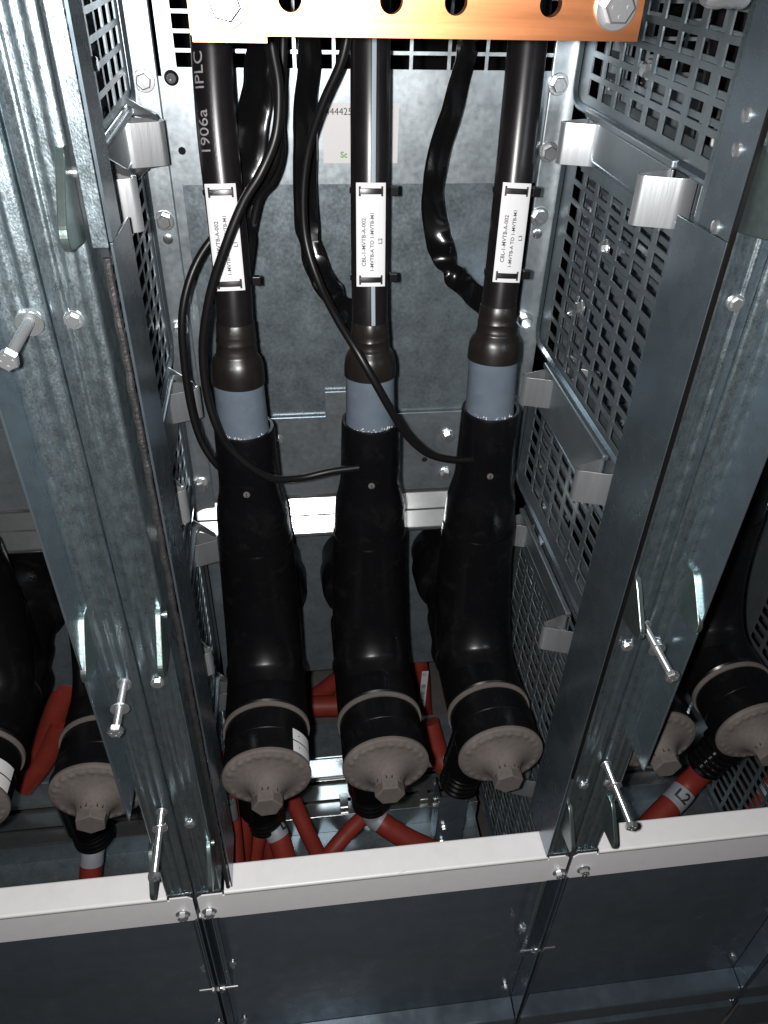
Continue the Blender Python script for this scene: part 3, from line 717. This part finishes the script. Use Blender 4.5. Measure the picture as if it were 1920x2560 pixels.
# pale round fitting at the top right
t = thing('stud_fitting', px(1815, 6, 1, .02), 'silver threaded fitting at the top right edge, beside the flange', 'fitting')
p_ = px(1815, -12, 1, .02)
link('threaded_stud', lathe(bmesh.new(), p_, (1, .1, 0), [(-.013, .0046), (-.010, .0062), (-.004, .0066), (.000, .0058), (.003, .0066), (.006, .0058), (.009, .0066), (.012, .0060)], 24), 'bolt_steel', t)

# ================================================================== glands and red cables
FLOOR = -.33
RG = {}
def gland(k, dx, p, d, label):
    t = thing('cable_gland', p, label, 'gland', 'black ribbed rubber glands below the T connectors')
    d = Vector(d).normalized()
    pr = [(-.13, .034), (-.03, .033), (-.028, .030)]
    for q in range(4): pr += [(-.024+q*.0100, .0265), (-.0215+q*.0100, .0290), (-.0180+q*.0100, .0290), (-.0155+q*.0100, .0265)]
    pr += [(.018, .024), (.0225, .0185)]
    link('ribbed_body', lathe(bmesh.new(), p, d, pr, 36), 'rubber_gland', t)
    return t
def red(label, pts, r, band=None, txt=None, group='red cables in the cubicle bottoms'):
    t = thing('red_cable', pts[0], label, 'red cable', group)
    link('jacket', tube(bmesh.new(), pts, r, seg=20, n=12), 'red_jacket', t)
    if band:
        sp = spline(pts, 24); i0, i1 = int(band[0]*(len(sp)-1)), int(band[1]*(len(sp)-1))
        link('marker_band', tube(bmesh.new(), sp[i0:i1+1:max(1, (i1-i0)//4)], r*1.03, seg=28, n=4), 'band', t)
        if txt:
            c = sp[(i0+i1)//2]; d = (sp[i1]-sp[i0]).normalized(); view = (CAM - c).normalized()
            right = view.cross(d).normalized(); out = d.cross(right)*-1
            if out.dot(view) < 0: out = -out
            side = txt[1]
            def wf(q, dz):
                a = q.x/r + side; return c + d*q.y*-1*txt[2] + (out*math.cos(a) + right*math.sin(a)*txt[2])*(r*1.03+.0004+dz)
            text(t, txt[0], r*1.25, (0, -.004, 0), (1, 0, 0), (0, 1, 0), 'ink', wrap=wf, bold=.0006)
    return t
Gs = [px(660, 2040, 1, .2), px(926, 1992, 1, .2), px(1150, 1944, 1, .2)]
gland(0, 0, Gs[0], (.06, 0, -1), 'ribbed gland under the left central T connector')
gland(1, 0, Gs[1], (.05, 0, -1), 'ribbed gland under the middle T connector')
gland(2, 0, Gs[2], (-.16, -.02, -1), 'ribbed gland leaning left under the right T connector')
gl = px(232, 2078, 1, .2); gland(3, 0, gl, (-.02, 0, -1), 'ribbed gland under the grey cap left of the left post')
gr = px(1770, 1900, 1, .2); gland(4, 0, gr, (-.5, -.1, -.8), 'slanting black gland at the right, above the red L2 cable')
f_ = lambda x, y, Y: pd(x, y, 1, Y)
red('red cable with grey marker band under the left central gland', [Gs[0]+Vector((0, 0, .02)), f_(583, 1775, .195), f_(600, 1805, .18), f_(612, 1840, .165), f_(622, 1880, .15)], .0165, (.28, .56), ('L1', .55, 1))
red('red cable with grey marker band under the middle gland, running right', [Gs[1]+Vector((0, 0, .02)), f_(803, 1755, .20), f_(835, 1785, .185), f_(885, 1815, .17), f_(940, 1840, .16)], .0165, (.22, .46), ('L1', .5, 1))
red('red cable running down right beside the left gland', [f_(622, 1700, .24), f_(640, 1745, .225), f_(660, 1790, .205), f_(684, 1840, .185), f_(700, 1880, .17)], .0125)
red('red cable slanting down left from the middle gland', [f_(815, 1730, .22), f_(790, 1760, .215), f_(750, 1800, .20), f_(712, 1845, .18), f_(690, 1880, .17)], .0125)
red('upright red cable nearest the left bent clip', [f_(478, 1640, .17), f_(486, 1700, .16), f_(497, 1790, .13), f_(505, 1870, .11)], .0150)
red('second upright red cable behind the left bent clip', [f_(505, 1640, .21), f_(520, 1730, .20), f_(527, 1800, .185), f_(522, 1880, .17)], .0130)
red('red cable standing between the clip and the left gland', [f_(590, 1700, .235), f_(574, 1760, .22), f_(556, 1820, .20), f_(545, 1880, .18)], .0125)
red('short red cable behind the left marker band', [f_(590, 1740, .24), f_(584, 1800, .225), f_(583, 1850, .21), f_(580, 1890, .20)], .0120)
red('level red cable between the left and middle T connectors', [f_(640, 1528, .47), f_(690, 1526, .47), f_(760, 1524, .47)], .0200)
red('slanting red cable between the left and middle T connectors', [f_(660, 1520, .52), f_(700, 1492, .52), f_(750, 1452, .52)], .0170)
red('steep red cable with a barcode sticker, right of the middle T connector', [f_(898, 1400, .50), f_(908, 1460, .485), f_(914, 1530, .47), f_(922, 1600, .45)], .0170)
red('red cable stub showing right of the middle grey cap', [f_(925, 1560, .36), f_(945, 1625, .33), f_(965, 1660, .31), f_(990, 1690, .30)], .0190)
red('red cable with grey marker band under the left-hand gland', [gl+Vector((0, 0, .02)), f_(201, 1815, .195), f_(199, 1850, .18), f_(196, 1890, .165), f_(194, 1930, .15)], .0160, (.18, .62))
red('dim red cable slanting behind the left-hand T connectors', [f_(150, 1470, .40), f_(125, 1530, .385), f_(98, 1600, .37), f_(60, 1690, .34)], .0190)
red('second dim red cable beside the left-hand T connector', [f_(135, 1560, .37), f_(105, 1625, .355), f_(75, 1670, .34), f_(50, 1700, .33)], .0180)
red('bright red cable with L2 marker band right of the right post', [gr+Vector((.02, 0, .02)), f_(1498, 1683, .20), f_(1465, 1722, .185), f_(1425, 1762, .165), f_(1380, 1810, .14)], .0190, (.40, .64), ('L2', -.40, 1))
red('red cable at the right edge with a pale marker band', [f_(1690, 1660, .20), f_(1672, 1700, .19), f_(1645, 1745, .175), f_(1610, 1800, .16)], .0190, (.30, .55))
# barcode sticker on the steep red cable
t = thing('barcode_sticker', f_(913, 1490, .455), 'narrow white barcode sticker on the red cable behind the connectors', 'sticker')
q0, q1 = f_(919, 1450, .452), f_(906, 1572, .452); dv = (q1-q0); ln = dv.length; dv.normalize(); rt = Vector((1, 0, .1)); rt = (rt - dv*rt.dot(dv)).normalized(); nv = rt.cross(dv)
if nv.y > 0: nv = -nv
def strip(bm, a0, a1, b0, b1, h): 
    vs = [bm.verts.new(q0 + rt*a + dv*b + nv*h) for a, b in ((a0, b0), (a1, b0), (a1, b1), (a0, b1))]; bm.faces.new(vs)
bm = bmesh.new(); strip(bm, -.006, .006, 0, ln, 0); link('sheet', bm, 'label', t, False, solid=.0003)
bm = bmesh.new(); b = .035
while b < ln-.006:
    w_ = random.choice((.0006, .0010, .0018)); strip(bm, -.0046, .003, b, b+w_, .0004); b += w_ + random.choice((.0007, .0012, .002))
link('bars', bm, 'ink', t, False)
text(t, 'L2', .008, q0 + dv*.004 + nv*.0004 - rt*.004, dv, -rt if (dv.cross(-rt)).dot(nv) > 0 else rt, 'ink')

# ================================================================== cubicle floor with its rails
fl = thing('floor_rail', (.2235, .28, FLOOR), 'galvanised stepped rails on the floor under the red cables', 'floor rail')
def rail(pts, xa, xb, mat, name='rail'): link(name, extrude_prof(bmesh.new(), bend(pts, .002, 3), lambda p, q: (q, p[0], p[1]), xa, xb), mat, fl, solid=.0014)
for dx in (-U, 0, U):  # darker upright faces, brighter treads and lips: their reflections put into the zinc colour
    xa, xb = .016+dx, .430+dx
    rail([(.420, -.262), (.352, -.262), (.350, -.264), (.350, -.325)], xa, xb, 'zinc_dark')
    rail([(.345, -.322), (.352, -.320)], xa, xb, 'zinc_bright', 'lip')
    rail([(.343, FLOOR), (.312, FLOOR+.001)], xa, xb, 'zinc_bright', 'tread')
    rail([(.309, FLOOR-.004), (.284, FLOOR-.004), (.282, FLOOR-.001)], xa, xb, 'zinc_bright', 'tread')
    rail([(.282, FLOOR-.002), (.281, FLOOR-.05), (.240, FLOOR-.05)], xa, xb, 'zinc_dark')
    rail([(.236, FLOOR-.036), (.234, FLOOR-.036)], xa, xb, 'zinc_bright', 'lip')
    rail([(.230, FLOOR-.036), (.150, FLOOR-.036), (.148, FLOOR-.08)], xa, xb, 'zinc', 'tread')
    for x in (.03, .19, .33, .405):
        link('lug', box(bmesh.new(), x+dx, x+dx+.014, .292, .318, FLOOR+.0030, FLOOR+.007), 'zinc_bright', fl, False, bevel=.001)
        bolt(fl, (x+dx+.035, .325, FLOOR+.001), (0, 0, 1), r=.005, h=.005)
pr = bend([(.345, .262), (.345, .225), (.392, .225), (.392, .262)], .003, 3)
link('upright_bracket', extrude_prof(bmesh.new(), pr, lambda p, z: (p[0], p[1], z), -.37, -.215), 'zinc_plinth', fl, solid=.0016)
for z in (-.30, -.345): bolt(fl, (.356, .2238, z), (0, -1, 0), r=.005, h=.006)
g = bmesh.new(); box(g, -1.2, 1.6, .40, 1.2, FLOOR-.012, FLOOR-.008)
o = link('floor', g, 'floor_sheet', None, False); o['kind'] = 'structure'
g = bmesh.new(); box(g, -1.6, 2.0, -1.6, 1.3, -.68, -.66); o = link('ground', g, 'floor_sheet', None, False); o['kind'] = 'structure'
g = bmesh.new(); box(g, -1.2, 1.6, 1.2, 1.22, -.66, 1.3); o = link('room_wall', g, 'void', None, False); o['kind'] = 'structure'
